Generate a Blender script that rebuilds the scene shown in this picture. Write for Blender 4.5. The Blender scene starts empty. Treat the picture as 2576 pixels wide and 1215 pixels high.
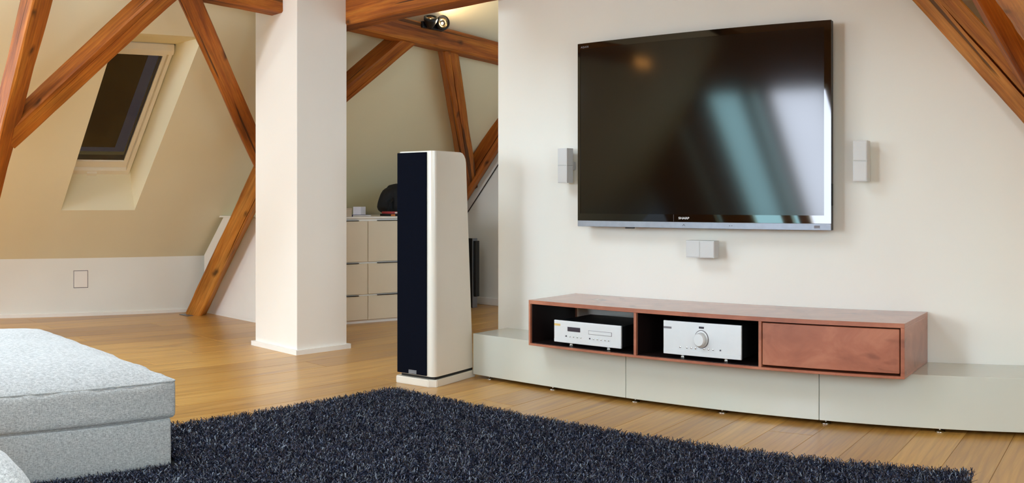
import bpy, bmesh, math, random
import numpy as np
from mathutils import Vector, Matrix
random.seed(7); rng = np.random.default_rng(7)
S = bpy.context.scene; COL = S.collection
PI = math.pi
H = 0.868                                    # camera height in metres

# ------------------------------------------------------------------ camera, world, lights, exposure
cd = bpy.data.cameras.new('camera'); cam = bpy.data.objects.new('camera', cd); COL.objects.link(cam)
cd.type = 'PANO'; cd.panorama_type = 'CENTRAL_CYLINDRICAL'   # the photograph's long straight edges bow as in a cylindrical view
cd.central_cylindrical_range_u_min = -1288/2286.9; cd.central_cylindrical_range_u_max = 1288/2286.9
cd.central_cylindrical_range_v_min = -714/2561; cd.central_cylindrical_range_v_max = 501/2561
cd.central_cylindrical_radius = 1.0
cd.sensor_width = 36; cd.lens = 28; cd.clip_end = 100
cam.location = (0, 0, H); cam.rotation_euler = (PI/2, 0, (2868.8-1288)/2286.9)
S.camera = cam
w = bpy.data.worlds.new('world'); S.world = w; w.use_nodes = True
w.node_tree.nodes['Background'].inputs[0].default_value = (0.75, 0.87, 1, 1)
w.node_tree.nodes['Background'].inputs[1].default_value = 1.0
S.view_settings.view_transform = 'Standard'; S.view_settings.look = 'None'
S.view_settings.gamma = 1; S.view_settings.use_curve_mapping = False
S.view_settings.exposure = 0.09
S.cycles.max_bounces = 10; S.cycles.diffuse_bounces = 6; S.cycles.glossy_bounces = 5
S.cycles.sample_clamp_indirect = 6; S.cycles.caustics_reflective = False; S.cycles.caustics_refractive = False
SKY_BACK, SKY_TINT, FILL_RIGHT, FILL_FAR, FILL_LEFT, FILL_TOP, HALOGEN = 36.0, 21.0, 19.0, 3.2, 20.0, 12.0, 30.0

# ------------------------------------------------------------------ materials
def lin(c):
    c = [x/255 for x in c]
    return tuple(x/12.92 if x <= .04045 else ((x+.055)/1.055)**2.4 for x in c) + (1,)
class N:
    """small node-tree writer"""
    def __init__(s, name):
        s.m = bpy.data.materials.new(name); s.m.use_nodes = True; s.t = s.m.node_tree
        s.b = s.t.nodes['Principled BSDF']
    def n(s, kind, **kw):
        x = s.t.nodes.new('ShaderNode'+kind)
        for k, v in kw.items():
            if k in x.inputs.keys() if hasattr(x.inputs, 'keys') else False: x.inputs[k].default_value = v
            else: setattr(x, k, v)
        return x
    def l(s, a, b): s.t.links.new(a, b)
    def set(s, **kw):
        for k, v in kw.items(): s.b.inputs[k.replace('_', ' ')].default_value = v
    def coords(s, scale=(1, 1, 1), rnd=False):
        tc = s.n('TexCoord'); mp = s.n('Mapping'); mp.inputs['Scale'].default_value = scale
        src = tc.outputs['Object']
        if rnd:
            oi = s.n('ObjectInfo'); vm = s.n('VectorMath', operation='MULTIPLY_ADD')
            vm.inputs[1].default_value = (37, 91, 53)
            s.l(oi.outputs['Random'], vm.inputs[0]); s.l(src, vm.inputs[2]); src = vm.outputs[0]
        s.l(src, mp.inputs['Vector']); return mp.outputs[0]
    def noise(s, vec, scale, detail=4, rough=.55, dist=0):
        x = s.n('TexNoise'); x.inputs['Scale'].default_value = scale; x.inputs['Detail'].default_value = detail
        x.inputs['Roughness'].default_value = rough; x.inputs['Distortion'].default_value = dist
        s.l(vec, x.inputs['Vector']); return x.outputs['Fac']
    def ramp(s, fac, stops):
        r = s.n('ValToRGB'); e = r.color_ramp.elements
        while len(e) < len(stops): e.new(.5)
        for q, (p, c) in zip(e, stops): q.position = p; q.color = c if len(c) == 4 else lin(c)
        s.l(fac, r.inputs[0]); return r.outputs[0]
    def mix(s, fac, a, b, mode='MIX'):
        x = s.n('Mix', data_type='RGBA', blend_type=mode)
        for v, i in ((fac, 0), (a, 6), (b, 7)):
            if isinstance(v, (float, int, tuple)): x.inputs[i].default_value = v
            else: s.l(v, x.inputs[i])
        return x.outputs[2]
    def bump(s, h, strength=.3, dist=.002):
        x = s.n('Bump'); x.inputs['Strength'].default_value = strength; x.inputs['Distance'].default_value = dist
        s.l(h, x.inputs['Height']); s.l(x.outputs[0], s.b.inputs['Normal'])
    def color(s, c): s.l(c, s.b.inputs['Base Color'])
BW = lambda v: (v, v, v, 1)
def plain(name, rgb, rough=.5, metal=0, coat=0, spec=.5, var=.06, vs=6):
    k = N(name); k.set(Roughness=rough, Metallic=metal, Coat_Weight=coat, Specular_IOR_Level=spec)
    f = k.noise(k.coords(), vs, 3)
    c = lin(rgb); lo = tuple(x*(1-var) for x in c[:3])+(1,); hi = tuple(min(1, x*(1+var)) for x in c[:3])+(1,)
    k.color(k.ramp(f, [(.3, lo), (.7, hi)])); return k.m
def plaster(name, rgb):
    k = N(name); k.set(Roughness=.85, Specular_IOR_Level=.25); v = k.coords()
    c = lin(rgb); lo = tuple(x*.97 for x in c[:3])+(1,)
    k.color(k.ramp(k.noise(v, 2.0, 2), [(.3, lo), (.7, c)])); k.bump(k.noise(v, 60, 4), .08, .002); return k.m
def timber(name, dark, mid, light, rough=.55):
    k = N(name); k.set(Roughness=rough, Specular_IOR_Level=.35)
    v = k.coords((.55, 7, 7), True); g = k.noise(v, 2.2, 6, .62, .5)
    base = k.ramp(g, [(.3, dark), (.5, mid), (.72, light)])
    fine = k.noise(k.coords((3, 90, 90), True), 1.5, 3, .6)
    base = k.mix(.5, base, k.ramp(fine, [(.35, BW(.4)), (.62, BW(1))]), 'MULTIPLY')
    blot = k.noise(k.coords((1.2, 3, 3), True), 1.6, 3)
    base = k.mix(.7, base, k.ramp(blot, [(.32, BW(.5)), (.6, BW(1))]), 'MULTIPLY')
    vo = k.n('TexVoronoi'); vo.inputs['Scale'].default_value = 1.0; vo.inputs['Randomness'].default_value = 1
    wv_ = k.n('VectorMath', operation='MULTIPLY_ADD'); nt = k.n('TexNoise'); nt.inputs['Scale'].default_value = 6; k.l(k.coords((1, 1, 1), True), nt.inputs['Vector']); wv_.inputs[1].default_value = (.5, .5, .5); k.l(nt.outputs['Color'], wv_.inputs[0]); k.l(k.coords((3.6, 7, 7), True), wv_.inputs[2]); k.l(wv_.outputs[0], vo.inputs['Vector'])
    knot = k.ramp(vo.outputs['Distance'], [(.05, BW(.12)), (.09, BW(.45)), (.17, BW(1))])
    base = k.mix(.85, base, knot, 'MULTIPLY')
    cr = k.noise(k.coords((.8, 26, 26), True), 1.0, 2, .5, .15)
    crack = k.ramp(cr, [(.325, BW(.12)), (.35, BW(1))])
    base = k.mix(.8, base, crack, 'MULTIPLY'); k.color(base)
    h = k.mix(.5, crack, fine, 'MULTIPLY'); k.bump(h, .5, .006); return k.m
def oak():
    k = N('oak_plank'); k.set(Specular_IOR_Level=.5, Coat_Weight=.25, Coat_Roughness=.18)
    g = k.noise(k.coords((14, .8, 1), True), 2.0, 6, .6, .8)
    base = k.ramp(g, [(.25, (172, 124, 56)), (.5, (204, 156, 80)), (.75, (222, 178, 104))])
    cath = k.n('TexWave', wave_type='RINGS', rings_direction='Z'); cath.inputs['Scale'].default_value = 5
    cath.inputs['Distortion'].default_value = 6; cath.inputs['Detail'].default_value = 2; cath.inputs['Detail Scale'].default_value = 1
    k.l(k.coords((2.2, .35, 1), True), cath.inputs['Vector'])
    base = k.mix(.22, base, k.ramp(cath.outputs['Fac'], [(.0, BW(.55)), (.35, BW(1))]), 'MULTIPLY')
    oi = k.n('ObjectInfo')
    base = k.mix(1.0, base, k.ramp(oi.outputs['Random'], [(0, (222, 212, 205)), (.5, (246, 240, 232)), (1, (255, 252, 245))]), 'MULTIPLY')
    vo = k.n('TexVoronoi'); vo.inputs['Scale'].default_value = 1; k.l(k.coords((5, 1.6, 1), True), vo.inputs['Vector'])
    base = k.mix(.6, base, k.ramp(vo.outputs['Distance'], [(.02, BW(.3)), (.06, BW(1))]), 'MULTIPLY')
    k.color(base); k.l(k.ramp(g, [(.2, BW(.30)), (.8, BW(.42))]), k.b.inputs['Roughness']); k.bump(g, .06, .002); return k.m
def fabric():
    k = N('linen'); k.set(Roughness=.95, Specular_IOR_Level=.15, Sheen_Weight=.25)
    hs = []
    for sc in ((420, 420, 70), (70, 70, 420)):
        hs.append(k.noise(k.coords(sc), 1.0, 2, .6))
    for sc, d in ():
        wv = k.n('TexWave', bands_direction=d); wv.inputs['Scale'].default_value = 84; wv.inputs['Distortion'].default_value = 3.5
        wv.inputs['Detail'].default_value = 2; wv.inputs['Detail Scale'].default_value = 3; k.l(k.coords(sc), wv.inputs['Vector']); hs.append(wv.outputs['Fac'])
    a = k.mix(.5, hs[0], hs[1])
    slub = k.noise(k.coords((40, 40, 160)), 2, 3); slub2 = k.noise(k.coords((5, 5, 5)), 60, 3)
    t = k.mix(.35, a, slub); t = k.mix(.3, t, slub2)
    k.color(k.ramp(t, [(.38, (128, 129, 127)), (.5, (168, 169, 167)), (.62, (200, 201, 198))])); k.bump(t, .4, .0015); return k.m
def copper():
    k = N('copper_veneer'); k.set(Roughness=.42, Specular_IOR_Level=.5, Coat_Weight=.9, Coat_Roughness=.14)
    f = k.noise(k.coords((2.5, 2.5, 4)), 2.2, 6, .6, .6); vo = k.noise(k.coords((1, 1, 2)), 7, 2, .4, .8)
    b = k.ramp(f, [(.3, (144, 82, 58)), (.55, (168, 100, 72)), (.75, (184, 118, 88))])
    b = k.mix(.5, b, k.ramp(vo, [(.25, (120, 100, 92)), (.36, (255, 255, 255))]), 'MULTIPLY'); k.color(b); return k.m
def shag():
    k = N('shag_pile'); k.set(Roughness=.34, Specular_IOR_Level=.6)
    v = k.coords(); f = k.noise(v, 150, 2); g = k.noise(v, 3, 2)
    b = k.ramp(f, [(.34, (4, 4, 12)), (.5, (16, 18, 34)), (.64, (84, 92, 118))])  # palest stop paints bluish highlights onto random strands
    b = k.mix(.4, b, k.ramp(g, [(.3, BW(.55)), (.7, BW(1))]), 'MULTIPLY'); k.color(b); return k.m
def emit(name, rgb, strength):
    k = N(name); c = lin(rgb); k.set(Base_Color=(0, 0, 0, 1), Specular_IOR_Level=.0, Emission_Strength=strength)
    k.l(k.ramp(k.noise(k.coords(), .8, 2), [(.2, tuple(x*.92 for x in c[:3])+(1,)), (.8, c)]), k.b.inputs['Emission Color']); return k.m
M = dict(
    wall=plaster('wall_paint', (236, 235, 226)), roof=plaster('warm_lit_roof_plaster', (236, 228, 196)), ceil=plaster('ceiling_paint', (176, 132, 78)),  # roof tint also carries the warm light of halogens and wood
    white=plain('white_paint', (240, 236, 228), .5, var=.02), pillar=plaster('pillar_paint', (240, 234, 224)),
    beam=timber('old_fir_beam', (122, 56, 14), (178, 98, 28), (210, 132, 48)),
    beam_light=timber('honey_fir_beam', (158, 86, 28), (200, 126, 46), (224, 158, 76)),
    oak=oak(), linen=fabric(), copper=copper(), shag=shag(),
    sage=plain('sage_grey_lacquer', (200, 202, 190), .22, coat=.5, var=.01),
    lacquer=plain('white_gloss_lacquer', (226, 220, 206), .3, coat=.35, var=.01),
    cabinet=plain('cream_melamine', (222, 208, 182), .4, var=.015),
    dark=plain('shadow_gap', (24, 22, 20), .7), black=plain('black_metal', (14, 14, 15), .45), grille=plain('navy_black_cloth', (5, 8, 20), .95, spec=.1, vs=200, var=.25),
    gloss=plain('piano_black', (4, 4, 5), .03, coat=.15, spec=.35, var=0), screen=plain('lcd_glass', (5, 4, 4), .085, spec=.28, var=0),
    silver=plain('brushed_silver', (132, 136, 144), .4, metal=.8, vs=30), alu=plain('satin_aluminium', (216, 218, 218), .4, metal=.25, vs=20, var=.02),
    chrome=plain('chrome', (225, 225, 225), .12, metal=1), satin=plain('satin_grey_plastic', (205, 206, 204), .45, var=.02),
    bay_shade=plain('dark_bay_shade', (30, 18, 16), .35), plate=plain('dark_display', (52, 44, 56), .3), gold=plain('gold_badge', (226, 192, 120), .35, metal=.2), grey=plain('grey_print', (120, 116, 120), .5),
    letter=plain('white_lettering', (225, 225, 225), .5), blind=plain('dark_blind_cloth', (44, 32, 22), .6, vs=120, var=.2),
    wframe=plain('window_white', (236, 228, 208), .4, var=.02), glass=None,
    red=plain('red_cover', (170, 50, 56), .5), page=plain('paper', (228, 224, 214), .8), blue=plain('blue_cover', (34, 50, 120), .5), orange=plain('orange_cover', (200, 110, 40), .5),
    nylon=plain('black_nylon', (12, 12, 15), .8, vs=60, var=.3), card=plain('beige_card', (196, 180, 156), .8), cube=plain('white_card', (222, 222, 232), .4),
    sky=emit('skylight_day', (223, 233, 250), SKY_BACK), sky_tint=emit('skylight_behind_tinted_glass', (165, 215, 225), SKY_TINT),
    fill_right=emit('right_fill_panel', (212, 234, 250), FILL_RIGHT), reveal_glow=emit('lit_reveal_strip', (170, 200, 190), 3.0), fill_top=emit('top_fill_panel', (212, 234, 250), FILL_TOP), fill_left=emit('left_fill_panel', (212, 234, 250), FILL_LEFT), fill_far=emit('far_fill_panel', (212, 234, 250), FILL_FAR), bulb=emit('halogen_bulb', (255, 214, 150), 14.0),
    cover=emit('blind_edge_glow', (60, 62, 72), .5), lit=emit('glowing_reflector', (255, 176, 90), 40.0), reflector=plain('faceted_reflector', (235, 215, 190), .2, metal=1, vs=160, var=.3))
g = N('window_glass'); g.set(Roughness=.05, Transmission_Weight=1.0, IOR=1.45, Base_Color=(.9, .95, 1, 1)); M['glass'] = g.m

# ------------------------------------------------------------------ object helpers
def tag(o, label=None, cat=None, group=None, kind=None):
    for k, v in (('label', label), ('category', cat), ('group', group), ('kind', kind)):
        if v: o[k] = v
    return o
def thing(name, label, cat, loc=(0, 0, 0), rz=0, group=None):
    o = bpy.data.objects.new(name, None); COL.objects.link(o); o.location = loc; o.rotation_euler = (0, 0, rz); o.empty_display_size = .1
    return tag(o, label, cat, group)
def link(name, me, mat, parent=None, loc=None, smooth=False):
    o = bpy.data.objects.new(name, me); COL.objects.link(o)
    if mat and not me.materials: me.materials.append(mat)
    if parent: o.parent = parent
    if loc is not None: o.location = loc
    if smooth:
        for p in me.polygons: p.use_smooth = True
    return o
def obj(name, bm, mat, parent=None, loc=None, smooth=False):
    bmesh.ops.recalc_face_normals(bm, faces=bm.faces)
    me = bpy.data.meshes.new(name); bm.to_mesh(me); bm.free(); return link(name, me, mat, parent, loc, smooth)
def pyd(name, vs, fs, mat, parent=None, loc=None, smooth=False):
    me = bpy.data.meshes.new(name); me.from_pydata([tuple(v) for v in vs], [], fs); me.update(); return link(name, me, mat, parent, loc, smooth)
def box(lo, hi, bev=0, seg=2, bm=None):
    bm2 = bmesh.new(); r = bmesh.ops.create_cube(bm2, size=1)
    for v in bm2.verts: v.co = Vector([lo[i]+(v.co[i]+.5)*(hi[i]-lo[i]) for i in range(3)])
    if bev: bmesh.ops.bevel(bm2, geom=bm2.edges[:], offset=bev, segments=seg, profile=.6, affect='EDGES')
    if bm is None: return bm2
    me = bpy.data.meshes.new('t'); bm2.to_mesh(me); bm2.free(); bm.from_mesh(me); bpy.data.meshes.remove(me); return bm
def boxes(*bs):
    bm = bmesh.new()
    for b in bs: box(*b, bm=bm)
    return bm
def lathe(prof, seg=32, axis='Z'):
    """surface of revolution; prof = [(r, h), ...]"""
    bm = bmesh.new(); rings = []
    for r, h in prof:
        ring = []
        for i in range(seg if r > 1e-6 else 1):
            a = 2*PI*i/seg; p = (r*math.cos(a), r*math.sin(a), h)
            if axis == 'Y': p = (p[0], h, p[1])
            ring.append(bm.verts.new(p))
        rings.append(ring)
    for a, b in zip(rings, rings[1:]):
        if len(a) == 1 and len(b) == 1: continue
        for i in range(seg):
            j = (i+1) % seg
            f = [a[i % len(a)], a[j % len(a)], b[j % len(b)], b[i % len(b)]]
            q = []
            for x in f:
                if x not in q: q.append(x)
            bm.faces.new(q)
    return bm
def prism(poly, y0, y1, axis='Y'):
    n = len(poly); vs = []
    for t in (y0, y1):
        for a, b in poly: vs.append({'Y': (a, t, b), 'Z': (a, b, t), 'X': (t, a, b)}[axis])
    bm = bmesh.new(); V = [bm.verts.new(v) for v in vs]
    bm.faces.new(V[:n]); bm.faces.new(V[n:][::-1])
    for i in range(n): bm.faces.new([V[i], V[(i+1) % n], V[n+(i+1) % n], V[n+i]])
    return bm
def tube(pts, r, seg=8):
    bm = bmesh.new(); rings = []; pts = [Vector(p) for p in pts]
    for i, p in enumerate(pts):
        d = (pts[min(i+1, len(pts)-1)]-pts[max(i-1, 0)]).normalized(); a = d.orthogonal().normalized(); b = d.cross(a)
        rr = r[i] if isinstance(r, (list, tuple)) else r
        rings.append([bm.verts.new(p+a*rr*math.cos(2*PI*k/seg)+b*rr*math.sin(2*PI*k/seg)) for k in range(seg)])
    for A, B in zip(rings, rings[1:]):
        # align rings by nearest first vertex
        s = min(range(seg), key=lambda k: (B[k].co-A[0].co).length)
        for k in range(seg): bm.faces.new([A[k], A[(k+1) % seg], B[(k+1+s) % seg], B[(k+s) % seg]])
    bm.faces.new(rings[0][::-1]); bm.faces.new(rings[-1]); return bm
def rounded(half, r, puff=(0, 0, 0), n=(26, 26, 8), wob=0, seed=0, ex=3):
    """soft cushion block: rounded box with domed faces and slight wrinkles, centred on the origin"""
    def axis(h, k):
        e = [-h+r*(1-math.cos(a)) for a in np.linspace(0, PI/2, 5)]
        return e[:-1]+list(np.linspace(-h+r, h-r, k))+[-x for x in e[:-1][::-1]]
    A = [axis(half[i], n[i]) for i in range(3)]; bm = bmesh.new(); cache = {}
    from mathutils import noise as mn
    def vert(p):
        key = tuple(round(x, 5) for x in p)
        if key in cache: return cache[key]
        q = Vector([max(-half[i]+r, min(half[i]-r, p[i])) for i in range(3)]); d = Vector(p)-q
        if d.length > 1e-9: q2 = q+d.normalized()*r
        else: q2 = Vector(p)
        o = Vector((0, 0, 0))
        for i in range(3):
            j, k2 = [x for x in range(3) if x != i]
            s = p[i]/half[i]; o[i] += s*puff[i]*(1-abs(p[j]/half[j])**ex)*(1-abs(p[k2]/half[k2])**ex)
        if wob:
            nn = mn.noise(Vector(p)*Vector((9,)*3).x/3+Vector((seed, 0, 0)))
            n2 = mn.noise(Vector((p[0]*14, p[1]*14, p[2]*5))+Vector((seed, 5, 0)))
            o += Vector((nn, n2, nn+.5*n2))*wob
        v = bm.verts.new(q2+o); cache[key] = v; return v
    for i in range(3):
        j, k2 = [x for x in range(3) if x != i]
        for s in (-1, 1):
            G = [[None]*len(A[k2]) for _ in A[j]]
            for a, pj in enumerate(A[j]):
                for b, pk in enumerate(A[k2]):
                    p = [0, 0, 0]; p[i] = s*half[i]; p[j] = pj; p[k2] = pk; G[a][b] = vert(p)
            for a in range(len(A[j])-1):
                for b in range(len(A[k2])-1):
                    f = [G[a][b], G[a+1][b], G[a+1][b+1], G[a][b+1]]
                    if len(set(f)) == 4:
                        try: bm.faces.new(f)
                        except ValueError: pass
    return bm
def text(name, s, size, mat, parent, loc, rot=(PI/2, 0, 0), extr=.0003, sx=1):
    cu = bpy.data.curves.new(name, 'FONT'); cu.body = s; cu.size = size; cu.extrude = extr; cu.offset = size*.018; cu.align_x = 'CENTER'; cu.align_y = 'CENTER'
    t = bpy.data.objects.new('tmp', cu); COL.objects.link(t); bpy.context.view_layer.update()
    me = bpy.data.meshes.new_from_object(t.evaluated_get(bpy.context.evaluated_depsgraph_get())); bpy.data.objects.remove(t)
    o = link(name, me, mat, parent, loc); o.rotation_euler = rot; o.scale = (sx, 1, 1); return o

# ------------------------------------------------------------------ the left wall's frame (slightly out of square) and its roof
W0 = Vector((-6.82, 3.78, 0)); U = Vector((.16, 1, 0)).normalized(); V = Vector((1, -.16, 0)).normalized(); T = .9
def LP(a, n, z): return W0+U*a+V*n+Vector((0, 0, z))
def RP(a, n, s=0): return LP(a, n, .43+T*(n+s))
def quadmesh(polys):
    bm = bmesh.new()
    for p in polys: bm.faces.new([bm.verts.new(v) for v in p])
    return bm
GY = 6.3                                     # gable wall
# floor: sub-floor slab and the oak planks laid on it, running towards the television wall
fl = obj('floor', box((-7.6, -5.6, -.12), (2.2, 6.5, -.0145)), M['dark']); fl['kind'] = 'structure'
pw = .2; plank_meshes = {}
def plank_mesh(L):
    L = round(L, 2)
    if L not in plank_meshes:
        b = box((.0008, .0008, -.014), (pw-.0008, L-.0008, 0)); bmesh.ops.bevel(b, geom=[e for e in b.edges if all(v.co.z > -.001 for v in e.verts)], offset=.0012, segments=1, affect='EDGES')
        me = bpy.data.meshes.new('plank'); b.to_mesh(me); b.free(); me.materials.append(M['oak']); plank_meshes[L] = me
    return plank_meshes[L]
for c in range(-30, 14):
    x = -1.318+c*pw
    if x > 1.9: break
    y = -5.5; L = random.choice((1.2, 2.0, 2.8))
    while y < 6.28:
        L2 = min(L, 6.3-y)
        if 6.3-(y+L2) < .5: L2 = 6.3-y
        link('plank', plank_mesh(L2), None, fl, (x, y, 0)); y += round(L2, 2); L = random.choice((2.6, 3.0, 3.4))
# left knee wall with its low baseboard
a0, a1 = -9.6, 2.62
kw = obj('wall_left', prism([(0, 0), (-.1, 0), (-.1, .43), (0, .43)], 0, 1), M['wall']); kw['kind'] = 'structure'
me = kw.data
for v in me.vertices:
    x, t, z = v.co; v.co = LP(a0+(a1-a0)*t, x, z)
bb = pyd('baseboard_left', [LP(a, n, z) for a in (a0, .2) for n, z in ((0, 0), (.012, 0), (.012, .022), (0, .026))], [(0, 1, 2, 3), (4, 7, 6, 5), (0, 4, 5, 1), (1, 5, 6, 2), (2, 6, 7, 3), (3, 7, 4, 0)], M['white']); bb['kind'] = 'structure'
# left roof slope with the skylight opening and its plastered reveal
NT = 2.58
BL, BR, TR, TL = (-1.07, .40), (-.467, .40), (-.358, 1.58), (-.96, 1.58)
o4 = [(a0, 0), (a1, 0), (a1, NT), (a0, NT)]
fr = [(-1.14, .38), (-.50, .38), (-.425, 1.235), (-1.065, 1.235)]       # window position 0.35 m further out
sl = [[RP(*o4[0]), RP(*o4[1]), RP(*BR), RP(*BL)], [RP(*o4[1]), RP(*o4[2]), RP(*TR), RP(*BR)], [RP(*o4[2]), RP(*o4[3]), RP(*TL), RP(*TR)], [RP(*o4[3]), RP(*o4[0]), RP(*BL), RP(*TL)]]
op = [BL, BR, TR, TL]
for i in range(4):
    j = (i+1) % 4; sl.append([RP(*op[i]), RP(*op[j]), RP(*fr[j], .35), RP(*fr[i], .35)])
rf = obj('ceiling_slope_left', quadmesh(sl), M['roof']); rf.name = 'ceiling'; rf['kind'] = 'structure'; rf['label'] = 'sloped cream roof plaster on the left with skylight opening'
# outer skin so that the roof has thickness
osk = obj('roof_skin', quadmesh([[RP(a0, -.2, .45), RP(a1, -.2, .45), RP(a1, NT, .45), RP(a0, NT, .45)]]), M['roof'], rf)
# skylight window
sky = thing('window_1', None, None); sky['kind'] = 'structure'; sky['label'] = 'white framed skylight with dark blind in the left roof slope'
def ring(o, i_, s0, s1):                      # picture-frame solid between two outlines, from offset s0 to s1
    vs = [RP(*p, s) for s in (s0, s1) for p in list(o)+list(i_)]
    fs = []
    for k in range(4):
        j = (k+1) % 4
        fs += [(k, j, 4+j, 4+k), (8+k, 12+k, 12+j, 8+j), (k, 8+k, 8+j, j), (4+k, 4+j, 12+j, 12+k)]
    return vs, fs
def inset(q, da, dn0, dn1): return [(q[0][0]+da, q[0][1]+dn0), (q[1][0]-da, q[1][1]+dn0), (q[2][0]-da, q[2][1]-dn1), (q[3][0]+da, q[3][1]-dn1)]
f1 = inset(fr, .012, .0, .0); f2 = inset(f1, .028, .030, .02); f3 = inset(f2, .035, .045, .035)
pyd('window_frame', *ring(f1, f2, .30, .38), M['wframe'], sky); pyd('window_sash', *ring(inset(f2, .003, .003, .003), f3, .325, .38), M['wframe'], sky)
fb = [(f3[0][0], f3[0][1]+.045), (f3[1][0]-.085, f3[1][1]+.045), (f3[2][0]-.085, f3[2][1]), (f3[3][0], f3[3][1])]
pyd('glow_sheet', [RP(*p, .405) for p in f3]+[RP(*p, .41) for p in f3], [(0, 1, 2, 3), (7, 6, 5, 4), (0, 4, 5, 1), (1, 5, 6, 2), (2, 6, 7, 3), (3, 7, 4, 0)], M['cover'], sky)  # dim glowing sheet paints the bluish strip of light beside the blind
pyd('blind', [RP(*p, .390) for p in fb]+[RP(*p, .396) for p in fb], [(0, 1, 2, 3), (7, 6, 5, 4), (0, 4, 5, 1), (1, 5, 6, 2), (2, 6, 7, 3), (3, 7, 4, 0)], M['blind'], sky)
pyd('pane', [RP(*p, .338) for p in f3]+[RP(*p, .342) for p in f3], [(0, 1, 2, 3), (7, 6, 5, 4), (0, 4, 5, 1), (1, 5, 6, 2), (2, 6, 7, 3), (3, 7, 4, 0)], M['glass'], sky)
hb = [(f1[3][0], f1[3][1]-.012), (f1[2][0]+.0, f1[2][1]-.012), (f1[2][0], f1[2][1]+.012), (f1[3][0], f1[3][1]+.012)]
pyd('blind_cassette', [RP(*p, s) for s in (.285, .33) for p in hb], [(0, 1, 2, 3), (7, 6, 5, 4), (0, 4, 5, 1), (1, 5, 6, 2), (2, 6, 7, 3), (3, 7, 4, 0)], M['wframe'], sky)
hd = [(-.86, f1[0][1]+.006), (-.78, f1[0][1]+.006), (-.78, f1[0][1]+.022), (-.86, f1[0][1]+.022)]
pyd('catch', [RP(*p, s) for s in (.285, .31) for p in hd], [(0, 1, 2, 3), (7, 6, 5, 4), (0, 4, 5, 1), (1, 5, 6, 2), (2, 6, 7, 3), (3, 7, 4, 0)], M['wframe'], sky)
# unseen skylight-shaped light panel, added in the left slope to brighten the sofa top
w2 = thing('window_8', None, None); w2['kind'] = 'structure'
LQ = [(-3.75, .55), (-2.7, .55), (-2.7, 1.75), (-3.75, 1.75)]
pyd('pane', [RP(*p, s) for s in (-.03, -.02) for p in inset(LQ, .05, .05, .05)], [(0, 1, 2, 3), (7, 6, 5, 4), (0, 4, 5, 1), (1, 5, 6, 2), (2, 6, 7, 3), (3, 7, 4, 0)], M['fill_left'], w2)
pyd('window_frame', *ring(LQ, inset(LQ, .05, .05, .05), -.05, -.01), M['wframe'], w2)
# television wall, gable wall, side walls, flat ceiling, right slope, hip slope behind the camera
WY = 3.97
tw = obj('wall_television', box((-3.39, WY, -.01), (1.9, WY+.16, 2.9), .003, 1), M['wall']); tw.name = 'wall_front'; tw['kind'] = 'structure'
gw = obj('wall_gable', box((-7.4, GY, -.01), (-2.4, GY+.1, 2.9)), M['wall']); gw.name = 'wall_back'; gw['kind'] = 'structure'
gb = obj('baseboard_gable', box((-6.5, GY-.014, 0), (-2.6, GY, .06), .003, 1), M['white']); gb.name = 'baseboard_back'; gb['kind'] = 'structure'
iw = obj('wall_inner', box((-2.6, WY+.16, -.01), (-2.45, GY, 2.9)), M['wall']); iw['kind'] = 'structure'
fw = thing('window_10', None, None); fw['kind'] = 'structure'  # unseen light panel in window form, added to brighten the far end
obj('pane', box((-2.625, 4.45, .9), (-2.615, 5.95, 1.95)), M['fill_far'], fw)
for q in (((-2.64, 4.4, .85), (-2.6, 4.45, 2.0)), ((-2.64, 5.95, .85), (-2.6, 6.0, 2.0)), ((-2.64, 4.45, .85), (-2.6, 5.95, .9)), ((-2.64, 4.45, 1.95), (-2.6, 5.95, 2.0))): obj('window_frame', box(*q), M['wframe'], fw)
rwn = thing('window_11', None, None); rwn['kind'] = 'structure'  # unseen ceiling light panel, added to brighten cabinet end, knee wall and sofa
obj('pane', box((-4.05, .35, 2.725), (-2.85, 2.05, 2.735)), M['fill_top'], rwn)
for q in (((-4.1, .3, 2.70), (-4.05, 2.1, 2.749)), ((-2.85, .3, 2.70), (-2.8, 2.1, 2.749)), ((-4.05, .3, 2.70), (-2.85, .35, 2.749)), ((-4.05, 2.05, 2.70), (-2.85, 2.1, 2.749))): obj('window_frame', box(*q), M['wframe'], rwn)
sf = obj('loft_shade_board', boxes(*[((-3.30, 2.98+.135*k, 1.93), (1.0, 3.108+.135*k, 1.97)) for k in range(6)]), M['beam_light']); sf.name = 'shade_trim_1'; sf['kind'] = 'structure'  # unseen board, added to shade the top of the television wall
fc = obj('ceiling_flat', box((-4.9, -5.6, 2.75), (-1.2, 6.4, 2.85)), M['ceil']); fc['kind'] = 'structure'
RC = 1.4
rs = obj('ceiling_slope_right', prism([(RC-2.85, 2.85), (RC+.4, -.4), (RC+.6, -.4), (RC-2.65, 2.85)], -5.6, WY+.01), M['roof']); rs['kind'] = 'structure'
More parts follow.
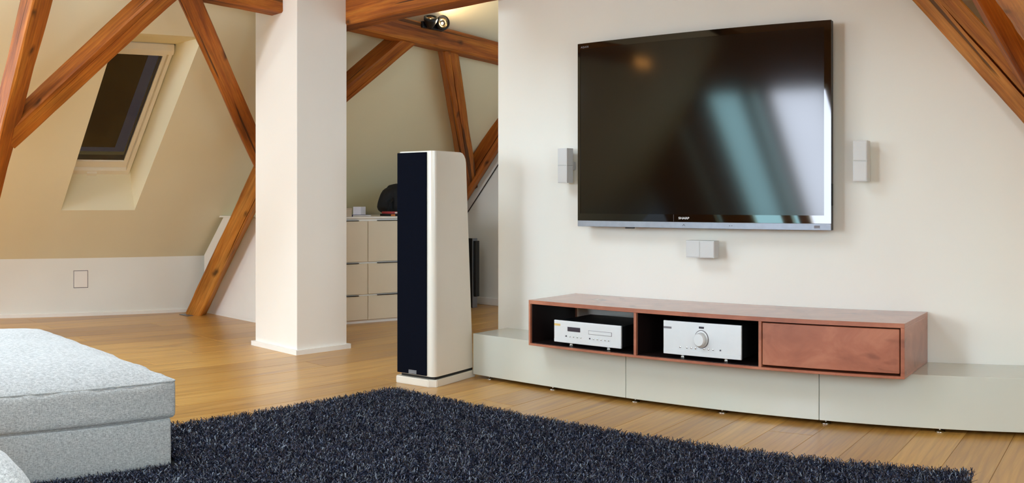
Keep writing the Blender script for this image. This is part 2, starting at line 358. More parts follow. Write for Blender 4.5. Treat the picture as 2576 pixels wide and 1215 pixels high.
# ------------------------------------------------------------------ hip slope with its skylights (behind the camera: the daylight of the scene, mirrored by the television)
def hip(x, z, s=0): return Vector((x, -5.69+z-s, z))
xs = [-7.4, -6.95, -6.25, -5.87, -5.30, -4.93, -4.03, -3.70, -3.15, -2.55, -1.25, -1.0, -.75, 1.2]
z0, z1 = .42, 2.22
polys = [[hip(xs[0], .0), hip(xs[-1], .0), hip(xs[-1], z0), hip(xs[0], z0)], [hip(xs[0], z1), hip(xs[-1], z1), hip(xs[-1], 2.9), hip(xs[0], 2.9)]]
wins = [(xs[3], xs[4], 'sky_tint'), (xs[5], xs[6], 'sky')]
solid = [(xs[0], -6.5), (-6.36, xs[3]), (xs[4], -5.19), (-5.06, xs[5]), (xs[6], xs[-1])]
for p, q in solid: polys.append([hip(p, z0), hip(q, z0), hip(q, z1), hip(p, z1)])
hp = obj('ceiling_slope_back', quadmesh(polys), M['ceil']); hp['kind'] = 'structure'
wins += [(-5.19, -5.06, 'sky_tint'), (-6.5, -6.36, 'reveal_glow')]  # narrow glowing strips added to stand for the lit mullion and reveal
for i, (p, q, mt) in enumerate(wins):
    wn = thing('window_%d' % (i+2), None, None); wn['kind'] = 'structure'
    def slabp(x0, x1, za, zb, s0, s1):
        return [hip(x, z, s) for s in (s0, s1) for x, z in ((x0, za), (x1, za), (x1, zb), (x0, zb))], [(0, 1, 2, 3), (7, 6, 5, 4), (0, 4, 5, 1), (1, 5, 6, 2), (2, 6, 7, 3), (3, 7, 4, 0)]
    pyd('pane', *slabp(p+.02, q-.02, z0+.02, z1-.02, .10, .12), M[mt], wn)
    fwd = .05 if q-p > .3 else .015
    for bx in ((p, p+fwd, z0, z1), (q-fwd, q, z0, z1), (p+fwd, q-fwd, z0, z0+.05), (p+fwd, q-fwd, z1-.05, z1)):
        pyd('window_frame', *slabp(*bx, -.0, .10), M['wframe'], wn)
# unseen light panels added in the right slope as fill, framed like skylights
for i, (ya, yb) in enumerate(((-2.6, -1.7), (-.9, .1), (1.2, 2.0))):
    wn = thing('window_%d' % (i+20), None, None); wn['kind'] = 'structure'
    def sp(z, off): return (RC-z-off, z-off)
    za, zb = (1.05, 2.05) if i < 2 else (.62, 1.40)
    def sl_(y0, y1, z0_, z1_, o0, o1): 
        vs = []
        for o in (o0, o1):
            for y, z in ((y0, z0_), (y1, z0_), (y1, z1_), (y0, z1_)): vs.append((RC-z-o, y, z-o))
        return vs, [(0, 1, 2, 3), (7, 6, 5, 4), (0, 4, 5, 1), (1, 5, 6, 2), (2, 6, 7, 3), (3, 7, 4, 0)]
    pyd('pane', *sl_(ya+.05, yb-.05, za+.05, zb-.05, .006, .012), M['fill_right'], wn)
    for bx in ((ya, ya+.05, za, zb), (yb-.05, yb, za, zb), (ya+.05, yb-.05, za, za+.05), (ya+.05, yb-.05, zb-.05, zb)):
        pyd('window_frame', *sl_(*bx, .001, .03), M['wframe'], wn)
rw = obj('wall_side', box((1.2, -5.6, -.1), (1.3, 4.0, 1.2)), M['wall']); rw.name = 'wall_right'; rw['kind'] = 'structure'

# ------------------------------------------------------------------ pillar
pil = thing('pillar', 'square white plastered pillar standing free on the oak floor', 'pillar', (-4.775, 3.61, 0))
obj('shaft', box((-.23, -.205, .0), (.23, .20, 2.752), .002, 1), M['pillar'], pil)
obj('plinth', boxes(((-.252, -.225, 0), (.25, -.205, .027)), ((-.252, .2, 0), (.25, .22, .027)), ((-.252, -.205, 0), (-.23, .2, .027)), ((.23, -.205, 0), (.25, .2, .027))), M['white'], pil)

# ------------------------------------------------------------------ timber frame
def beam(label, p0, p1, w_, h_, nrm, mat='beam', seed=1, cracks=(), name='timber_beam', ch=.010, rough=.004, cat='beam', group=None):
    """hewn timber from p0 to p1; nrm = direction its front face looks to; cracks = (face, offset, from, to, width)"""
    p0, p1 = Vector(p0), Vector(p1); d = p1-p0; L = d.length; x = d.normalized()
    z = Vector(nrm); z = (z-x*z.dot(x)).normalized(); y = z.cross(x)
    from mathutils import noise as mn
    NS = max(10, int(L/.06)); hw, hh = w_/2, h_/2; bm = bmesh.new(); rings = []
    for i in range(NS+1):
        t = i/NS; X = t*L; pr = []
        dw = lambda k: rough*mn.noise(Vector((X*2.2, k*7.3, seed*3.1)))+.35*rough*mn.noise(Vector((X*9, k*3.3, seed)))
        def groove(off, a, b, wd):
            if not a < t < b: return 0
            s = min((t-a), (b-t))/(b-a)*6; return wd*min(1, s)
        # front face (+z) left to right, right (+y), back, left
        sgn = [(-1, 1), (1, 1), (1, -1), (-1, -1)]
        c = ch*(1+.6*mn.noise(Vector((X*3, seed, 2))))
        ring_ = [(-hw+c, hh, 0), 'front', (hw-c, hh, 1), (hw, hh-c, 2), 'right', (hw, -hh+c, 3), (hw-c, -hh, 4), (-hw+c, -hh, 5), (-hw, -hh+c, 6), 'left', (-hw, hh-c, 7)]
        for q in ring_:
            if isinstance(q, str):
                for (face, off, a, b, wd) in cracks:
                    if face != q: continue
                    g_ = groove(off, a, b, wd); o = off*(hw if q == 'front' else hh)+.006*mn.noise(Vector((X*3.5, seed*2, 9))); dp = min(.05, g_*4)
                    if q == 'front': pr += [(o-g_/2-.0004, hh), (o, hh-dp), (o+g_/2+.0004, hh)]
                    elif q == 'right': pr += [(hw, o+g_/2+.0004), (hw-dp, o), (hw, o-g_/2-.0004)]
                    else: pr += [(-hw, o-g_/2-.0004), (-hw+dp, o), (-hw, o+g_/2+.0004)]
            else: pr.append((q[0]+dw(q[2]), q[1]+dw(q[2]+20)))
        rings.append([bm.verts.new((X, a, b)) for a, b in pr])
    n = len(rings[0])
    for A, B in zip(rings, rings[1:]):
        for k in range(n): bm.faces.new([A[k], A[(k+1) % n], B[(k+1) % n], B[k]])
    bm.faces.new(rings[0][::-1]); bm.faces.new(rings[-1])
    o = obj(name, bm, M[mat]); o.matrix_world = Matrix(((x[0], y[0], z[0], p0[0]), (x[1], y[1], z[1], p0[1]), (x[2], y[2], z[2], p0[2]), (0, 0, 0, 1)))
    return tag(o, label, cat, group)
PN = Vector((1.05, 0, -1)).normalized()
def pi_(z, y): return Vector((-6.62+z/1.05, y, z))        # a point of the inclined plane of the struts
TY = 3.89
beam('thick slanting timber strut at the far left edge, light front face and left chamfer', pi_(.02, 1.80), pi_(2.0, 1.80), .135, .13, (.3, -1, 0), seed=1, cracks=(('front', -.5, .25, .75, .003),), name='timber_strut')
beam('honey brown timber strut with its foot on the floor left of the pillar', pi_(.0, TY), pi_(1.95, TY), .135, .135, (.9, -1, 0), 'beam_light', 2, cracks=(('front', -.75, .2, .95, .004),), name='timber_strut', rough=.006)
beam('diagonal timber brace rising across the skylight from the left strut', pi_(1.22, 1.83), pi_(2.06, 2.66), .135, .12, PN, seed=3, cracks=(('front', .35, .1, .9, .004),), name='timber_brace')
beam('timber brace leaning down to the pillar, right of the skylight', pi_(1.14, 3.80), pi_(2.06, 2.62), .125, .12, PN, seed=4, name='timber_brace')
beam('timber brace rising from behind the pillar towards the spotlight beam', pi_(1.28, 3.97), pi_(1.95, 4.60), .13, .12, PN, seed=5, cracks=(('front', -.25, .05, .95, .006),), name='timber_brace')
beam('timber brace leaning over the white speaker below the spotlight beam', pi_(.98, 6.25), pi_(1.93, 5.0), .125, .12, PN, seed=6, cracks=(('front', .2, .3, .95, .005),), name='timber_brace')
beam('dark timber strut beyond the white speaker at the gable wall', pi_(.22, 6.20), pi_(1.9, 6.20), .155, .12, (.5, -1, 0), seed=7, cracks=(('front', -.3, .45, .9, .006),), name='timber_strut')
beam('timber purlin under the left roof slope carrying the black spotlights', (-4.76, .2, 2.13), (-4.76, 6.28, 1.885), .14, .13, (1, 0, 0), seed=8, cracks=(('front', .0, .62, .80, .007), ('front', -.25, .81, .95, .006)), name='timber_purlin')
beam('broad timber tie beam crossing at the top between pillar and television wall', (-4.85, 3.88, 1.965), (-1.05, 3.88, 1.975), .17, .155, (0, -1, 0), seed=9, name='timber_tie_beam')
beam('light timber strut against the television wall at the right, with one long crack', (-1.24, 3.875, 2.005), (.72, 3.875, .045), .148, .14, (0, -1, 0), 'beam_light', 10, cracks=(('front', .04, .2, .62, .009),), name='timber_strut', ch=.006)
beam('dark timber brace overlapping the light strut at the top right', (-.735, 2.95, 1.88), (-.385, 3.80, 1.24), .13, .12, (.2, -1, .0), seed=11, name='timber_brace', cracks=(('right', .2, .2, .9, .007),))
beam('golden timber purlin coming forward at the top right corner', (-.31, 1.4, 1.40), (-.31, 3.60, 1.40), .15, .155, (1, 0, 0), 'beam_light', 12, name='timber_purlin', ch=.02)

# ------------------------------------------------------------------ twin spotlights on the purlin
def lathe_at(prof, seg, d):
    b = lathe(prof, seg); q = Vector((0, 0, 1)).rotation_difference(Vector(d)); bmesh.ops.transform(b, matrix=q.to_matrix().to_4x4(), verts=b.verts); return b
def twin_spot(loc, label, d1, d2, lit=False):
    t = thing('twin_spotlight', label, 'spotlight', loc, 0, 'twin spotlights on the left purlin')
    obj('mounting_bar', box((-.012, -.10, -.03), (.012, .12, .012), .004), M['black'], t)
    for (py, d) in ((-.055, d1), (.065, d2)):
        c = (.045, py, .01)
        obj('lamp_arm', tube([(0, py, 0), (.02, py, .0), (.045, py, -.005)], .008), M['black'], t)
        hd_ = obj('lamp_head', lathe_at([(0, -.05), (.018, -.048), (.03, -.03), (.046, .0), (.050, .012), (.050, .028), (.036, .028), (.035, .012), (0, .0)], 32, d), M['black'], t, c, True)
        obj('reflector', lathe_at([(.0, .002), (.015, .004), (.026, .010), (.034, .020)], 24, d), M['lit' if lit else 'reflector'], hd_)
        obj('bulb', lathe_at([(0, .004), (.006, .004), (.008, .010), (.006, .016), (0, .018)], 12, d), M['bulb'], hd_)
    return t
twin_spot((-4.688, 4.74, 2.01), 'black twin spotlight on the timber purlin between pillar and television wall', (.35, -.3, .88), (.62, -.30, .10))
twin_spot((-4.688, .14, 2.05), 'black twin spotlight on the purlin behind the left strut', (.52, .84, -.13), (.52, .84, -.13), True)
def spot(loc, target, power, size, blend=.6, r=.03, col=(1, .72, .42)):
    l = bpy.data.lights.new('halogen', 'SPOT'); l.energy = power; l.spot_size = size; l.spot_blend = blend; l.color = col; l.shadow_soft_size = r
    o = bpy.data.objects.new('halogen_light', l); COL.objects.link(o); o.location = loc
    o.rotation_euler = (Vector(target)-Vector(loc)).to_track_quat('-Z', 'Y').to_euler(); return o
spot((-4.62, 4.72, 2.06), (-4.66, 5.16, 2.26), HALOGEN, 1.3, .9)
spot((-4.6, 4.78, 2.02), (-3.6, 4.0, 2.4), HALOGEN*.5, 2.2, .9)

# ------------------------------------------------------------------ sideboard cabinet under the slope
rz = -math.atan2(.2, .98)
cb = thing('sideboard_cabinet', 'cream sideboard with rows of drawers under the slope, behind the pillar', 'cabinet', (-5.506, 4.02, 0), rz)
# local: +y along the front, -x into the slope
cbody = obj('body', prism([(-.012, .02), (-1.16, .02), (-1.16, .44), (-.86, .732), (-.012, .732)], 0, 1.42), M['white'], cb)
ctop = obj('cabinet_top', box((-.93, -.006, .732), (.006, 1.43, .745), .002, 1), M['white'], cb)
for o_ in (cbody, ctop):                     # the end towards the pillar is cut square to the room
    for v in o_.data.vertices:
        if v.co.y < .5: v.co.y += .2041*v.co.x
pl_ = obj('plinth', box((-1.155, .004, 0), (-.016, 1.41, .0205)), M['white'], cb)
for v in pl_.data.vertices:
    if v.co.y < .5: v.co.y += .2041*v.co.x
for c in range(2):
    ya = .003+c*.708; yb = ya+.702
    for (za, zb, h0) in ((.024, .198, 0), (.203, .424, 0), (.430, .722, 0)):
        dr = obj('drawer', box((-.012, ya, za), (.004, yb, zb-.007), .0015, 1), M['cabinet'], cb)
        ha, hb2 = (ya+.19, ya+.62) if c == 0 else (ya+.08, ya+.55)
        obj('handle', box((.000, ha, zb-.007), (.012, hb2, zb-.002), .001, 1), M['dark'], dr)
# things on the cabinet
def CB(x, y, z): return cb_m @ Vector((x, y, z))
bpy.context.view_layer.update(); cb_m = cb.matrix_world.copy()
def on_cab(name, label, cat, x, y, r=0): return thing(name, label, cat, CB(x, y, .745), rz+r)
t = on_cab('storage_box', 'small beige card box beside the pillar on the sideboard', 'box', -.10, .553); obj('box_body', box((-.05, -.06, 0), (.05, .04, .052), .002), M['card'], t); obj('lid', box((-.052, -.062, .052), (.052, .042, .060), .002), M['card'], t)
t = on_cab('paper_cube', 'small white cube standing on the sideboard', 'cube', -.30, .80, .5); obj('cube_body', box((-.038, -.038, 0), (.038, .038, .068), .003), M['cube'], t); obj('base_strip', box((-.04, -.04, 0), (.04, .04, .006), .001), M['blue'], t)
t = on_cab('notebook', 'thin dark blue notebook lying beside the white cube', 'notebook', -.12, .69, .1); obj('cover', box((-.05, -.09, 0), (.05, .09, .012), .002), M['blue'], t); obj('pages', box((-.047, -.087, .0015), (.0505, .087, .0095)), M['page'], t)
t = on_cab('book', 'book with red and white spine on top of the pile by the speaker', 'book', -.14, 1.06, 0, ); t.location.z += .017; t['group'] = 'books on the sideboard'
obj('cover', box((-.07, -.10, 0), (.07, .11, .016), .002), M['red'], t); obj('spine_label', box((.0702, -.06, .003), (.0712, .09, .013)), M['page'], t)
t = on_cab('book', 'dark book with orange end under the red book', 'book', -.14, 1.06, .05); t['group'] = 'books on the sideboard'
obj('cover', box((-.08, -.11, 0), (.08, .12, .0165), .002), M['nylon'], t); obj('bookmark', box((.0802, -.11, .002), (.082, -.07, .014)), M['orange'], t)
t = on_cab('backpack', 'black backpack slumped on the sideboard behind the white speaker', 'bag', -.40, 1.24)
b = rounded((.10, .14, .13), .07, (.02, .03, .02), (8, 8, 8), .02, 3); bmesh.ops.translate(b, vec=(0, 0, .128), verts=b.verts)
for v in b.verts: v.co.z *= .86; v.co.y += .14*max(0, v.co.z-.06); v.co.y *= (1.15-.9*max(0, v.co.z-.1))
obj('bag_body', b, M['nylon'], t, smooth=True)
obj('strap', tube([(.09, -.10, .13), (.12, -.17, .09), (.12, -.18, .03), (.14, -.15, .008)], .012), M['nylon'], t, smooth=True)
obj('carry_loop', tube([(.0, .04, .21), (.0, .05, .25), (.0, .10, .26), (.0, .13, .22)], .008), M['nylon'], t, smooth=True)

# ------------------------------------------------------------------ black panel at the gable wall, cable, wall flap
t = thing('floor_panel', 'tall thin black panel with silver edge leaning at the gable wall', 'panel', (-5.47, 6.06, 0))
obj('panel_body', box((-.30, -.03, 0), (.018, .03, .555), .004), M['gloss'], t); obj('edge_trim', box((.018, -.032, 0), (.026, .03, .555), .002), M['silver'], t)
obj('back_cover', box((.026, -.02, .09), (.052, .03, .535), .004), M['black'], t)
tag(obj('cable', tube([(-5.93, 6.288, .565), (-5.73, 6.29, .772), (-5.385, 6.29, 1.13), (-5.2, 6.288, 1.32)], .0042), M['dark']), 'thin black cable running diagonally up the gable wall', 'cable')
t = thing('wall_flap', 'square white flap cover with dark joint low on the left knee wall', 'cover', LP(-.81, 0, .209), math.atan2(V.y, V.x)+0)
obj('joint_frame', boxes(((0, -.062, 0), (.0015, -.058, .13)), ((0, .058, 0), (.0015, .062, .13)), ((0, -.058, 0), (.0015, .058, .004)), ((0, -.058, .126), (.0015, .058, .13))), M['grey'], t)
obj('flap', box((0, -.057, .005), (.003, .057, .125), .001, 1), M['white'], t)
t = thing('foot_plate', 'small grey metal plate under the foot of the honey brown strut', 'plate', (-6.60, 3.79, 0)); obj('plate_body', box((-.07, -.03, 0), (.07, .03, .004), .001, 1), M['silver'], t); obj('screw', lathe([(0, .004), (.006, .004), (.006, .006), (0, .0065)], 12), M['chrome'], t, (.04, 0, 0))

# ------------------------------------------------------------------ floor-standing speaker
sp = thing('tower_speaker', 'tall white gloss tower speaker with a black cloth front', 'speaker', (-3.403, 3.324, 0), math.radians(8))
# local x = width (0 at centre), y = depth from the front
D0, D1, HT = .368, .297, 1.092
def spk(zlo, zhi, wd, grow=0):
    secs = []; zs = [zlo]+[zlo+(zhi-zlo)*k/10 for k in range(1, 10)]
    for k in range(13):
        if k < 9: z = zlo+(zhi-.05-zlo)*k/8; dz = 0
        else: a = (k-8)/4*PI/2; z = zhi-.05+.05*math.sin(a); dz = .05*(1-math.cos(a))
        t_ = (z-zlo)/(zhi-zlo); d = D0+(D1-D0)*t_-dz; w2 = wd/2; r = .032
        sec = [(-w2, .0), (w2-.0, .0)]
        sec = []
        for (cx, cy, a0_, a1_) in ((w2-r, r*.9, -PI/2, 0), (w2-.02, d-.02, 0, PI/2), (-w2+.02, d-.02, PI/2, PI), (-w2+r, r*.9, PI, 1.5*PI)):
            rr = r if cy < .1 else .02
            for q in range(5): a = a0_+(a1_-a0_)*q/4; sec.append((cx+rr*math.cos(a), cy+rr*.9*math.sin(a) if cy < .1 else cy+rr*math.sin(a), z))
        secs.append(sec)
    bm = bmesh.new(); R = [[bm.verts.new(p) for p in s] for s in secs]; n = len(R[0])
    for A, B in zip(R, R[1:]):
        for k in range(n): bm.faces.new([A[k], A[(k+1) % n], B[(k+1) % n], B[k]])
    bm.faces.new(R[0][::-1]); bm.faces.new(R[-1]); return bm
o = obj('speaker_cabinet', spk(.047, HT, .245), M['lacquer'], sp, smooth=True)
md = o.modifiers.new('e', 'EDGE_SPLIT'); md.split_angle = .6
obj('grille', box((-.118, -.008, .050), (.074, .001, HT-.006), .002), M['grille'], sp)
obj('shadow_gap', box((-.105, .014, .030), (.114, D0-.008, .050)), M['dark'], sp)
b = prism([(-.128, .0), (-.12, -.014), (.09, -.014), (.128, .014), (.126, D0+.005), (.11, D0+.015), (-.11, D0+.015), (-.126, D0+.005)], 0, .034, 'Z'); bmesh.ops.bevel(b, geom=b.edges[:], offset=.003, segments=2, affect='EDGES')
obj('base_plinth', b, M['lacquer'], sp)
obj('badge', box((-.04, -.011, .052), (.012, -.007, .070), .001, 1), M['silver'], sp)

# ------------------------------------------------------------------ lowboard: three sage grey units in a row
LY = 3.674; U0, UW = -3.315, .9795
def lowboard_unit(i, label):
    x0 = U0+i*UW; t = thing('lowboard_unit', label, 'cabinet', (x0, LY, 0), 0, 'sage grey lowboard units')
    g_ = .0015
    obj('carcass', box((0, .018, .022), (UW, .292, .2145)), M['sage'], t)
    obj('front_panel', box((g_ if i else 0, 0, .018), (UW-g_, .018, .2145), .0012, 1), M['sage'], t)
    obj('top_panel', box((0, .0005, .2130), (UW, .293, .2152), .0006, 1), M['sage'], t)
    for fx in ((.09, .52) if i == 0 else (.035, .5) if i == 1 else (.02, .525, .95)):
        for fy in (.035, .26):
            obj('foot', lathe([(0, 0), (.021, 0), (.021, .003), (.016, .0055), (.006, .007), (.005, .009), (.005, .022), (0, .022)], 20), M['chrome'], t, (fx, fy, 0), True)
lowboard_unit(0, 'left end unit of the sage grey lowboard, nearest the tower speaker')
lowboard_unit(1, 'middle unit of the sage grey lowboard under the open copper compartments')
lowboard_unit(2, 'right hand unit of the sage grey lowboard below the copper drawer')

# ------------------------------------------------------------------ copper brown wall shelf on the lowboard
SY = 3.56; X0, X1, Z0, Z1 = -2.838, -.945, .2155, .4175
sh = thing('media_console', 'long copper brown media console lying on the lowboard with two open bays', 'console', ((X0+X1)/2, SY, Z0)); ox, oy, oz = (X0+X1)/2, SY, Z0
def shp(name, a, b_, mat='copper', bev=.001, parent=sh): return obj(name, box((a[0]-ox, a[1]-oy, a[2]-oz), (b_[0]-ox, b_[1]-oy, b_[2]-oz), bev, 1), M[mat], parent)
th = .017; d1, d2 = -2.213, -1.584; BY = WY-.006
shp('top_board', (X0, SY, Z1-th), (X1, BY, Z1)); shp('bottom_board', (X0, SY, Z0-.0), (X1, BY, Z0+.010))
shp('side_board', (X0, SY, Z0+.010), (X0+.011, BY, Z1-th)); shp('side_board', (X1-th, SY, Z0+.010), (X1, BY, Z1-th))
shp('divider', (d1-.007, SY, Z0+.010), (d1+.007, BY, Z1-th)); shp('divider', (d2-.007, SY, Z0+.010), (d2+.007, BY, Z1-th))
for a_, b_ in ((X0+.011, d1-.007), (d1+.007, d2-.007)):  # thin dark sheets paint the deep shade inside the open bays
    shp('bay_shade_sheet', (a_, SY+.012, Z0+.010), (a_+.002, BY-.02, Z1-th), 'bay_shade'); shp('bay_shade_sheet', (b_-.002, SY+.012, Z0+.010), (b_, BY-.02, Z1-th), 'bay_shade')
    shp('bay_shade_sheet', (a_+.002, SY+.012, Z1-th-.002), (b_-.002, BY-.02, Z1-th), 'bay_shade'); shp('bay_shade_sheet', (a_+.002, SY+.012, Z0+.010), (b_-.002, BY-.02, Z0+.0115), 'bay_shade')
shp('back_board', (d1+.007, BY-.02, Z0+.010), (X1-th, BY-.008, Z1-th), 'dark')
dr = shp('drawer', (d2+.011, SY+.001, Z0+.019), (X1-th-.005, SY+.30, Z1-th-.005), 'copper', .002)
obj('lowboard_lip', box((X0-ox+.02, .005, -.0), (X0-ox+.03, .01, .001)), M['copper'], sh) if False else None

# ------------------------------------------------------------------ disc player and amplifier
def unit(name, label, cat, x0, x1, h, y=SY+.02):
    t = thing(name, label, cat, ((x0+x1)/2, y, Z0+.0117)); w2 = (x1-x0)/2; f = .0145
    obj('front_plate', box((-w2, 0, f), (w2, .010, f+h), .0025), M['alu'], t)
    obj('housing', box((-w2+.004, .010, f+.002), (w2-.004, .31, f+h-.004), .002, 1), M['black'], t)
    obj('lower_band', box((-w2+.001, -.0012, f+.001), (w2-.001, .002, f+h*.14), .0008, 1), M['alu'], t)
    for fx in (-w2*.56, w2*.56):
        for fy in (.03, .27):
            obj('foot', lathe([(0, 0), (.012, 0), (.014, .004), (.012, .006), (.008, .0068), (.012, .008), (.013, .011), (.011, .0145), (0, .0145)], 20), M['chrome'], t, (fx, fy, 0), True)
    return t, w2, f
t, w2, f = unit('disc_player', 'flat silver disc player with small display in the left console bay', 'disc player', -2.693, -2.301, .096)
obj('display', box((-w2+.082, -.002, f+.052), (-w2+.158, .0, f+.071), .001, 1), M['plate'], t)
obj('disc_tray', box((.012, -.0018, f+.049), (.142, .0, f+.063), .001, 1), M['alu'], t); obj('tray_gap', box((.010, -.0006, f+.0475), (.144, .0001, f+.0645)), M['grey'], t)
obj('badge', box((-w2+.002, -.0012, f+.072), (-w2+.038, .0, f+.081)), M['gold'], t); obj('print_line', box((-w2+.045, -.0006, f+.074), (-w2+.09, .0, f+.0755)), M['letter'], t)
for k, x in enumerate((-w2+.074, -w2+.098, -w2+.119, -w2+.141, -w2+.163, .018, .04, .062, .084, .106, .128)):
    obj('button', lathe([(0, -.004), (.003, -.0035), (.0034, 0), (0, 0)], 12, 'Y'), M['plate'] if k in (0, 5) else M['chrome'], t, (x, 0, f+.030))
t, w2, f = unit('amplifier', 'taller silver amplifier with a big round knob in the middle console bay', 'amplifier', -2.072, -1.681, .135, SY+.02)
obj('volume_knob', lathe([(0, -.030), (.0235, -.030), (.028, -.024), (.0285, -.006), (.033, -.004), (.033, 0), (0, 0)], 48, 'Y'), M['alu'], t, (0, 0, f+.070))
obj('knob_gap', lathe([(0, -.001), (.0365, -.001), (.0365, 0), (0, 0)], 32, 'Y'), M['grey'], t, (0, 0, f+.070))
obj('display', box((-.013, -.0012, f+.112), (.012, 0, f+.120), .0004, 1), M['plate'], t)
obj('badge', box((-w2+.001, -.0012, f+.103), (-w2+.042, .0, f+.111)), M['grey'], t); obj('print_line', box((-w2+.05, -.0006, f+.1055), (-w2+.078, .0, f+.107)), M['letter'], t)
for k, x in enumerate((-.107, -.073, -.051, -.029, .014, .036, .058, .094)):
    obj('button', lathe([(0, -.004), (.003, -.0035), (.0034, 0), (0, 0)], 12, 'Y'), M['plate'] if k == 7 else M['chrome'], t, (x, 0, f+.032))

# ------------------------------------------------------------------ television
tx0, tx1, tz0, tz1 = -2.7626, -1.3727, .7415, 1.5930; ty = 3.88
tv = thing('television', 'large flat black television mounted on the wall above the console', 'television', ((tx0+tx1)/2, ty, tz0)); W2 = (tx1-tx0)/2; HH = tz1-tz0
obj('casing', box((-W2, .002, 0), (W2, .028, HH), .003), M['black'], tv)
obj('back_housing', box((-W2+.14, .028, .08), (W2-.14, .058, HH-.12), .01), M['black'], tv)
obj('wall_bracket', box((-.3, .058, .25), (.3, .09, .6), .002, 1), M['black'], tv)
bz = .028
sx0, sx1, sz0, sz1 = -W2+.016, W2-.034, .060, HH-.028
obj('bezel', boxes(((-W2, -.002, .0275), (sx0, .004, HH)), ((sx1, -.002, .0275), (W2, .004, HH)), ((sx0, -.002, sz1), (sx1, .004, HH)), ((sx0, -.002, .0275), (sx1, .004, sz0))), M['gloss'], tv)
obj('screen', box((sx0, -.0005, sz0), (sx1, .003, sz1)), M['screen'], tv)
st = obj('silver_strip', box((-W2, -.003, 0), (W2, .003, .0275), .001, 1), M['silver'], tv)
text('maker_lettering', 'SHARP', .0135, M['letter'], tv, (-.062, -.0026, .0435), sx=1.5)
text('series_lettering', 'AQUOS', .011, M['grey'], tv, (-W2+.045, -.0026, HH-.018), sx=1.3)
obj('logo_divider', box((-.120, -.0024, .029), (-.119, -.002, .059)), M['grey'], tv)
pyd('power_mark', [(-.070, -.0034, .010), (-.062, -.0034, .019), (-.054, -.0034, .010), (-.0565, -.0034, .010), (-.062, -.0034, .016), (-.0675, -.0034, .010)], [(0, 1, 4, 5), (1, 2, 3, 4)], M['dark'], st)
for x in (.186, .198): obj('sensor_dot', lathe([(0, -.0006), (.0018, -.0006), (.0018, 0), (0, 0)], 10, 'Y'), M['dark'], st, (x, -.003, .014))
obj('sensor_window', box((W2-.082, -.0038, .008), (W2-.054, -.003, .019)), M['grey'], st)
obj('cable_clip', box((-W2+.29, .004, -.006), (-W2+.34, .02, 0), .002), M['black'], tv)
obj('side_button', box((W2-.001, .008, .10), (W2+.003, .02, .19), .001, 1), M['black'], tv)

# ------------------------------------------------------------------ three small wall speakers
def cube_speaker(label, x, z, horiz=False, rot=0):
    t = thing('satellite_speaker', label, 'speaker', (x, 3.885, z), rot, 'small grey satellite speakers around the television')
    obj('wall_mount', box((-.02, .04, -.02), (.02, .085, .02), .002, 1), M['satin'], t)
    for s in (-1, 1):
        if horiz: lo, hi = ((-.0765 if s < 0 else .0002), 0, -.037), ((-.0002 if s < 0 else .0765), .05, .037)
        else: lo, hi = (-.033, 0, (-.082 if s < 0 else .0002)), (.033, .05, (-.0002 if s < 0 else .082))
        c = obj('speaker_cube', box(lo, hi, .0012), M['satin'], t)
        obj('cloth_front', box((lo[0]+.003, -.0015, lo[2]+.003), (hi[0]-.003, .001, hi[2]-.003), .0008, 1), M['satin'], c)
    return t
cube_speaker('upright double cube speaker on the wall left of the television', -2.868, .868+84.5/2561*4.83, rot=-.10)
cube_speaker('upright double cube speaker on the wall right of the television', -1.238, .868+96.5/2561*4.07)
cube_speaker('lying double cube speaker on the wall below the television', -2.045, .868-126.5/2561*4.37, True)

# ------------------------------------------------------------------ ottoman and sofa
ot = thing('ottoman', 'large light grey linen ottoman with a thick cushion at the left edge', 'ottoman', (-3.55, 1.15, 0))
bx, by = .69, .44
b = rounded((bx-.006, by-.005, .077), .010, (.003, .003, 0), (20, 16, 5), .002, 2); obj('base', b, M['linen'], ot, (0, 0, .0885), True)
cz = .060
b = rounded((bx+.002, by+.01, cz), .014, (.010, .012, .045), (90, 60, 10), 0, 4, 6)
from mathutils import noise as mnz
for v in b.verts:   # stitched rim wrinkles on the cushion
    e = max(0, 1-min(abs(abs(v.co.x)-bx), abs(abs(v.co.y)-by))/.14)
    k = mnz.noise(Vector((v.co.x*22, v.co.y*22, 1)))*.007*e + mnz.noise(Vector((v.co.x*5, v.co.y*5, 3)))*.006
    v.co.z += k if v.co.z > 0 else 0
    if abs(v.co.z) < cz*.8 and e > .9: v.co.x += math.copysign(mnz.noise(Vector((v.co.y*9, v.co.z*20, 5)))*.006, v.co.x)
cu = obj('cushion', b, M['linen'], ot, (0, 0, .226), True)
def loop(hx, hy, z, r, n=10):
    pts = []
    for cx, cy, a_ in ((hx-r, hy-r, 0), (-hx+r, hy-r, 1), (-hx+r, -hy+r, 2), (hx-r, -hy+r, 3)):
        for q in range(6): a = a_*PI/2+q/5*PI/2; pts.append((cx+r*math.cos(a), cy+r*math.sin(a), z))
    out = []
    for i, p in enumerate(pts):
        q = pts[(i+1) % len(pts)]; L = math.dist(p, q); k = max(1, int(L/.05))
        for s in range(k): out.append([p[j]+(q[j]-p[j])*s/k for j in range(3)])
    return out
def ringtube(pts, r, seg=6):
    bm = bmesh.new(); n = len(pts); R = []
    for i in range(n):
        d = Vector(pts[(i+1) % n])-Vector(pts[i-1]); d.normalize(); s = d.cross(Vector((0, 0, 1))).normalized(); up = Vector((0, 0, 1))
        R.append([bm.verts.new(Vector(pts[i])+s*r*math.cos(2*PI*k/seg)+up*r*math.sin(2*PI*k/seg)) for k in range(seg)])
    for i in range(n):
        A, B = R[i], R[(i+1) % n]
        for k in range(seg): bm.faces.new([A[k], A[(k+1) % seg], B[(k+1) % seg], B[k]])
    return bm
obj('piping', ringtube(loop(bx+.001, by+.009, cz-.002, .014), .0032), M['linen'], cu, smooth=True)
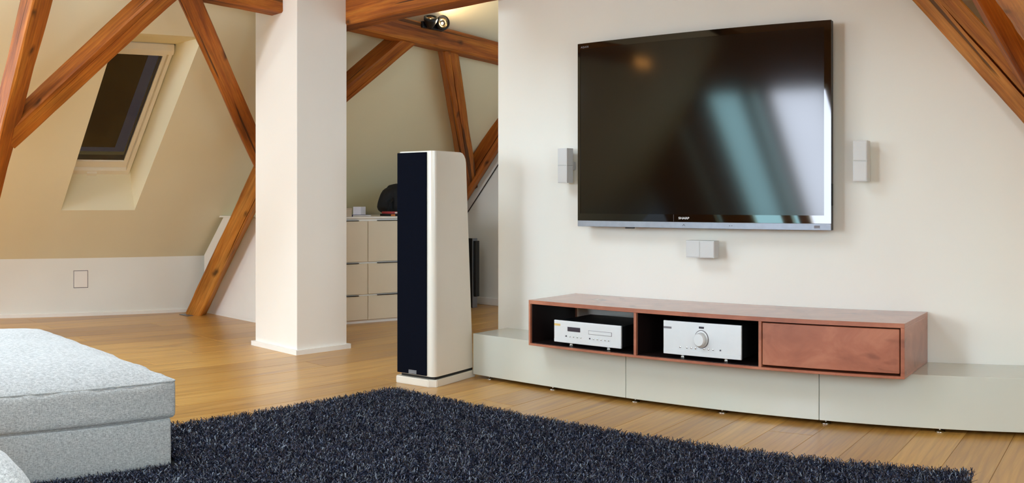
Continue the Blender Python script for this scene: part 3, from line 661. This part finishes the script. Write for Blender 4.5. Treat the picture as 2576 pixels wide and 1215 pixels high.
so = thing('sofa_seat', 'light grey rounded sofa corner in the bottom left corner of the view', 'sofa', (-2.59, .075, 0))
b = rounded((.60, .52, .075), .02, (.004, .004, 0), (14, 14, 5)); obj('base', b, M['linen'], so, (0, 0, .11), True)
b = rounded((.86, .60, .09), .085, (.01, .01, .02), (30, 24, 6), .006, 6); obj('cushion', b, M['linen'], so, (0, 0, .282), True)

# ------------------------------------------------------------------ shaggy rug
rx0, rx1, ry0, ry1 = -3.29, -.575, .95, 3.06
rug = thing('shaggy_rug', 'deep pile shaggy rug in charcoal and navy lying on the oak floor', 'rug', ((rx0+rx1)/2, (ry0+ry1)/2, 0)); cx, cy = (rx0+rx1)/2, (ry0+ry1)/2
obj('backing', box((rx0-cx, ry0-cy, .001), (rx1-cx, ry1-cy, .010), .002, 1), M['dark'], rug)
def strands(n, fn):
    x = rng.uniform(rx0, rx1, n); y = rng.uniform(ry0, ry1, n)
    # more pile along the two far edges that stand against the floor
    keep = ~((x < -2.80) & (y < 1.62)) & ~((y < .70) & (x < -1.7))
    x, y = x[keep], y[keep]; n = len(x)
    tuft = np.stack([np.sin(x*61+3*np.sin(y*37)), np.cos(y*57+3*np.sin(x*41))], 1)*.010
    lean = rng.normal(0, .013, (n, 2))+tuft; L = rng.uniform(.030, .046, n)*np.where((y < 1.62), np.clip((x+2.84)/.06, .4, 1), 1); wd = rng.uniform(.0013, .0021, n); az = rng.uniform(0, PI, n)
    t = np.array([0, .35, .7, 1.0]); V_ = np.zeros((n, 8, 3), np.float32)
    curl = rng.normal(0, .007, (n, 2))
    for k, tt in enumerate(t):
        px = x-cx+lean[:, 0]*tt**1.5*1.2+curl[:, 0]*math.sin(tt*PI); py = y-cy+lean[:, 1]*tt**1.5*1.2+curl[:, 1]*math.sin(tt*PI)
        pz = .008+L*(tt-.22*tt*tt*np.minimum(1, np.hypot(lean[:, 0], lean[:, 1])/.02)); hw = wd*(1-.1*tt)
        V_[:, 2*k] = np.stack([px-np.cos(az)*hw, py-np.sin(az)*hw, pz], 1); V_[:, 2*k+1] = np.stack([px+np.cos(az)*hw, py+np.sin(az)*hw, pz], 1)
    base = (np.arange(n)*8)[:, None, None]; q = np.array([[0, 1, 3, 2], [2, 3, 5, 4], [4, 5, 7, 6]])[None]
    F_ = (base+q).reshape(-1, 4)
    me = bpy.data.meshes.new('pile'); me.vertices.add(n*8); me.vertices.foreach_set('co', V_.reshape(-1))
    me.loops.add(F_.size); me.loops.foreach_set('vertex_index', F_.reshape(-1).astype(np.int32))
    me.polygons.add(len(F_)); me.polygons.foreach_set('loop_start', np.arange(0, F_.size, 4, dtype=np.int32)); me.polygons.foreach_set('use_smooth', np.ones(len(F_), bool))
    me.update(calc_edges=True); return me
pile = link('pile', strands(230000, None), M['shag'], rug); pile['kind'] = 'stuff'
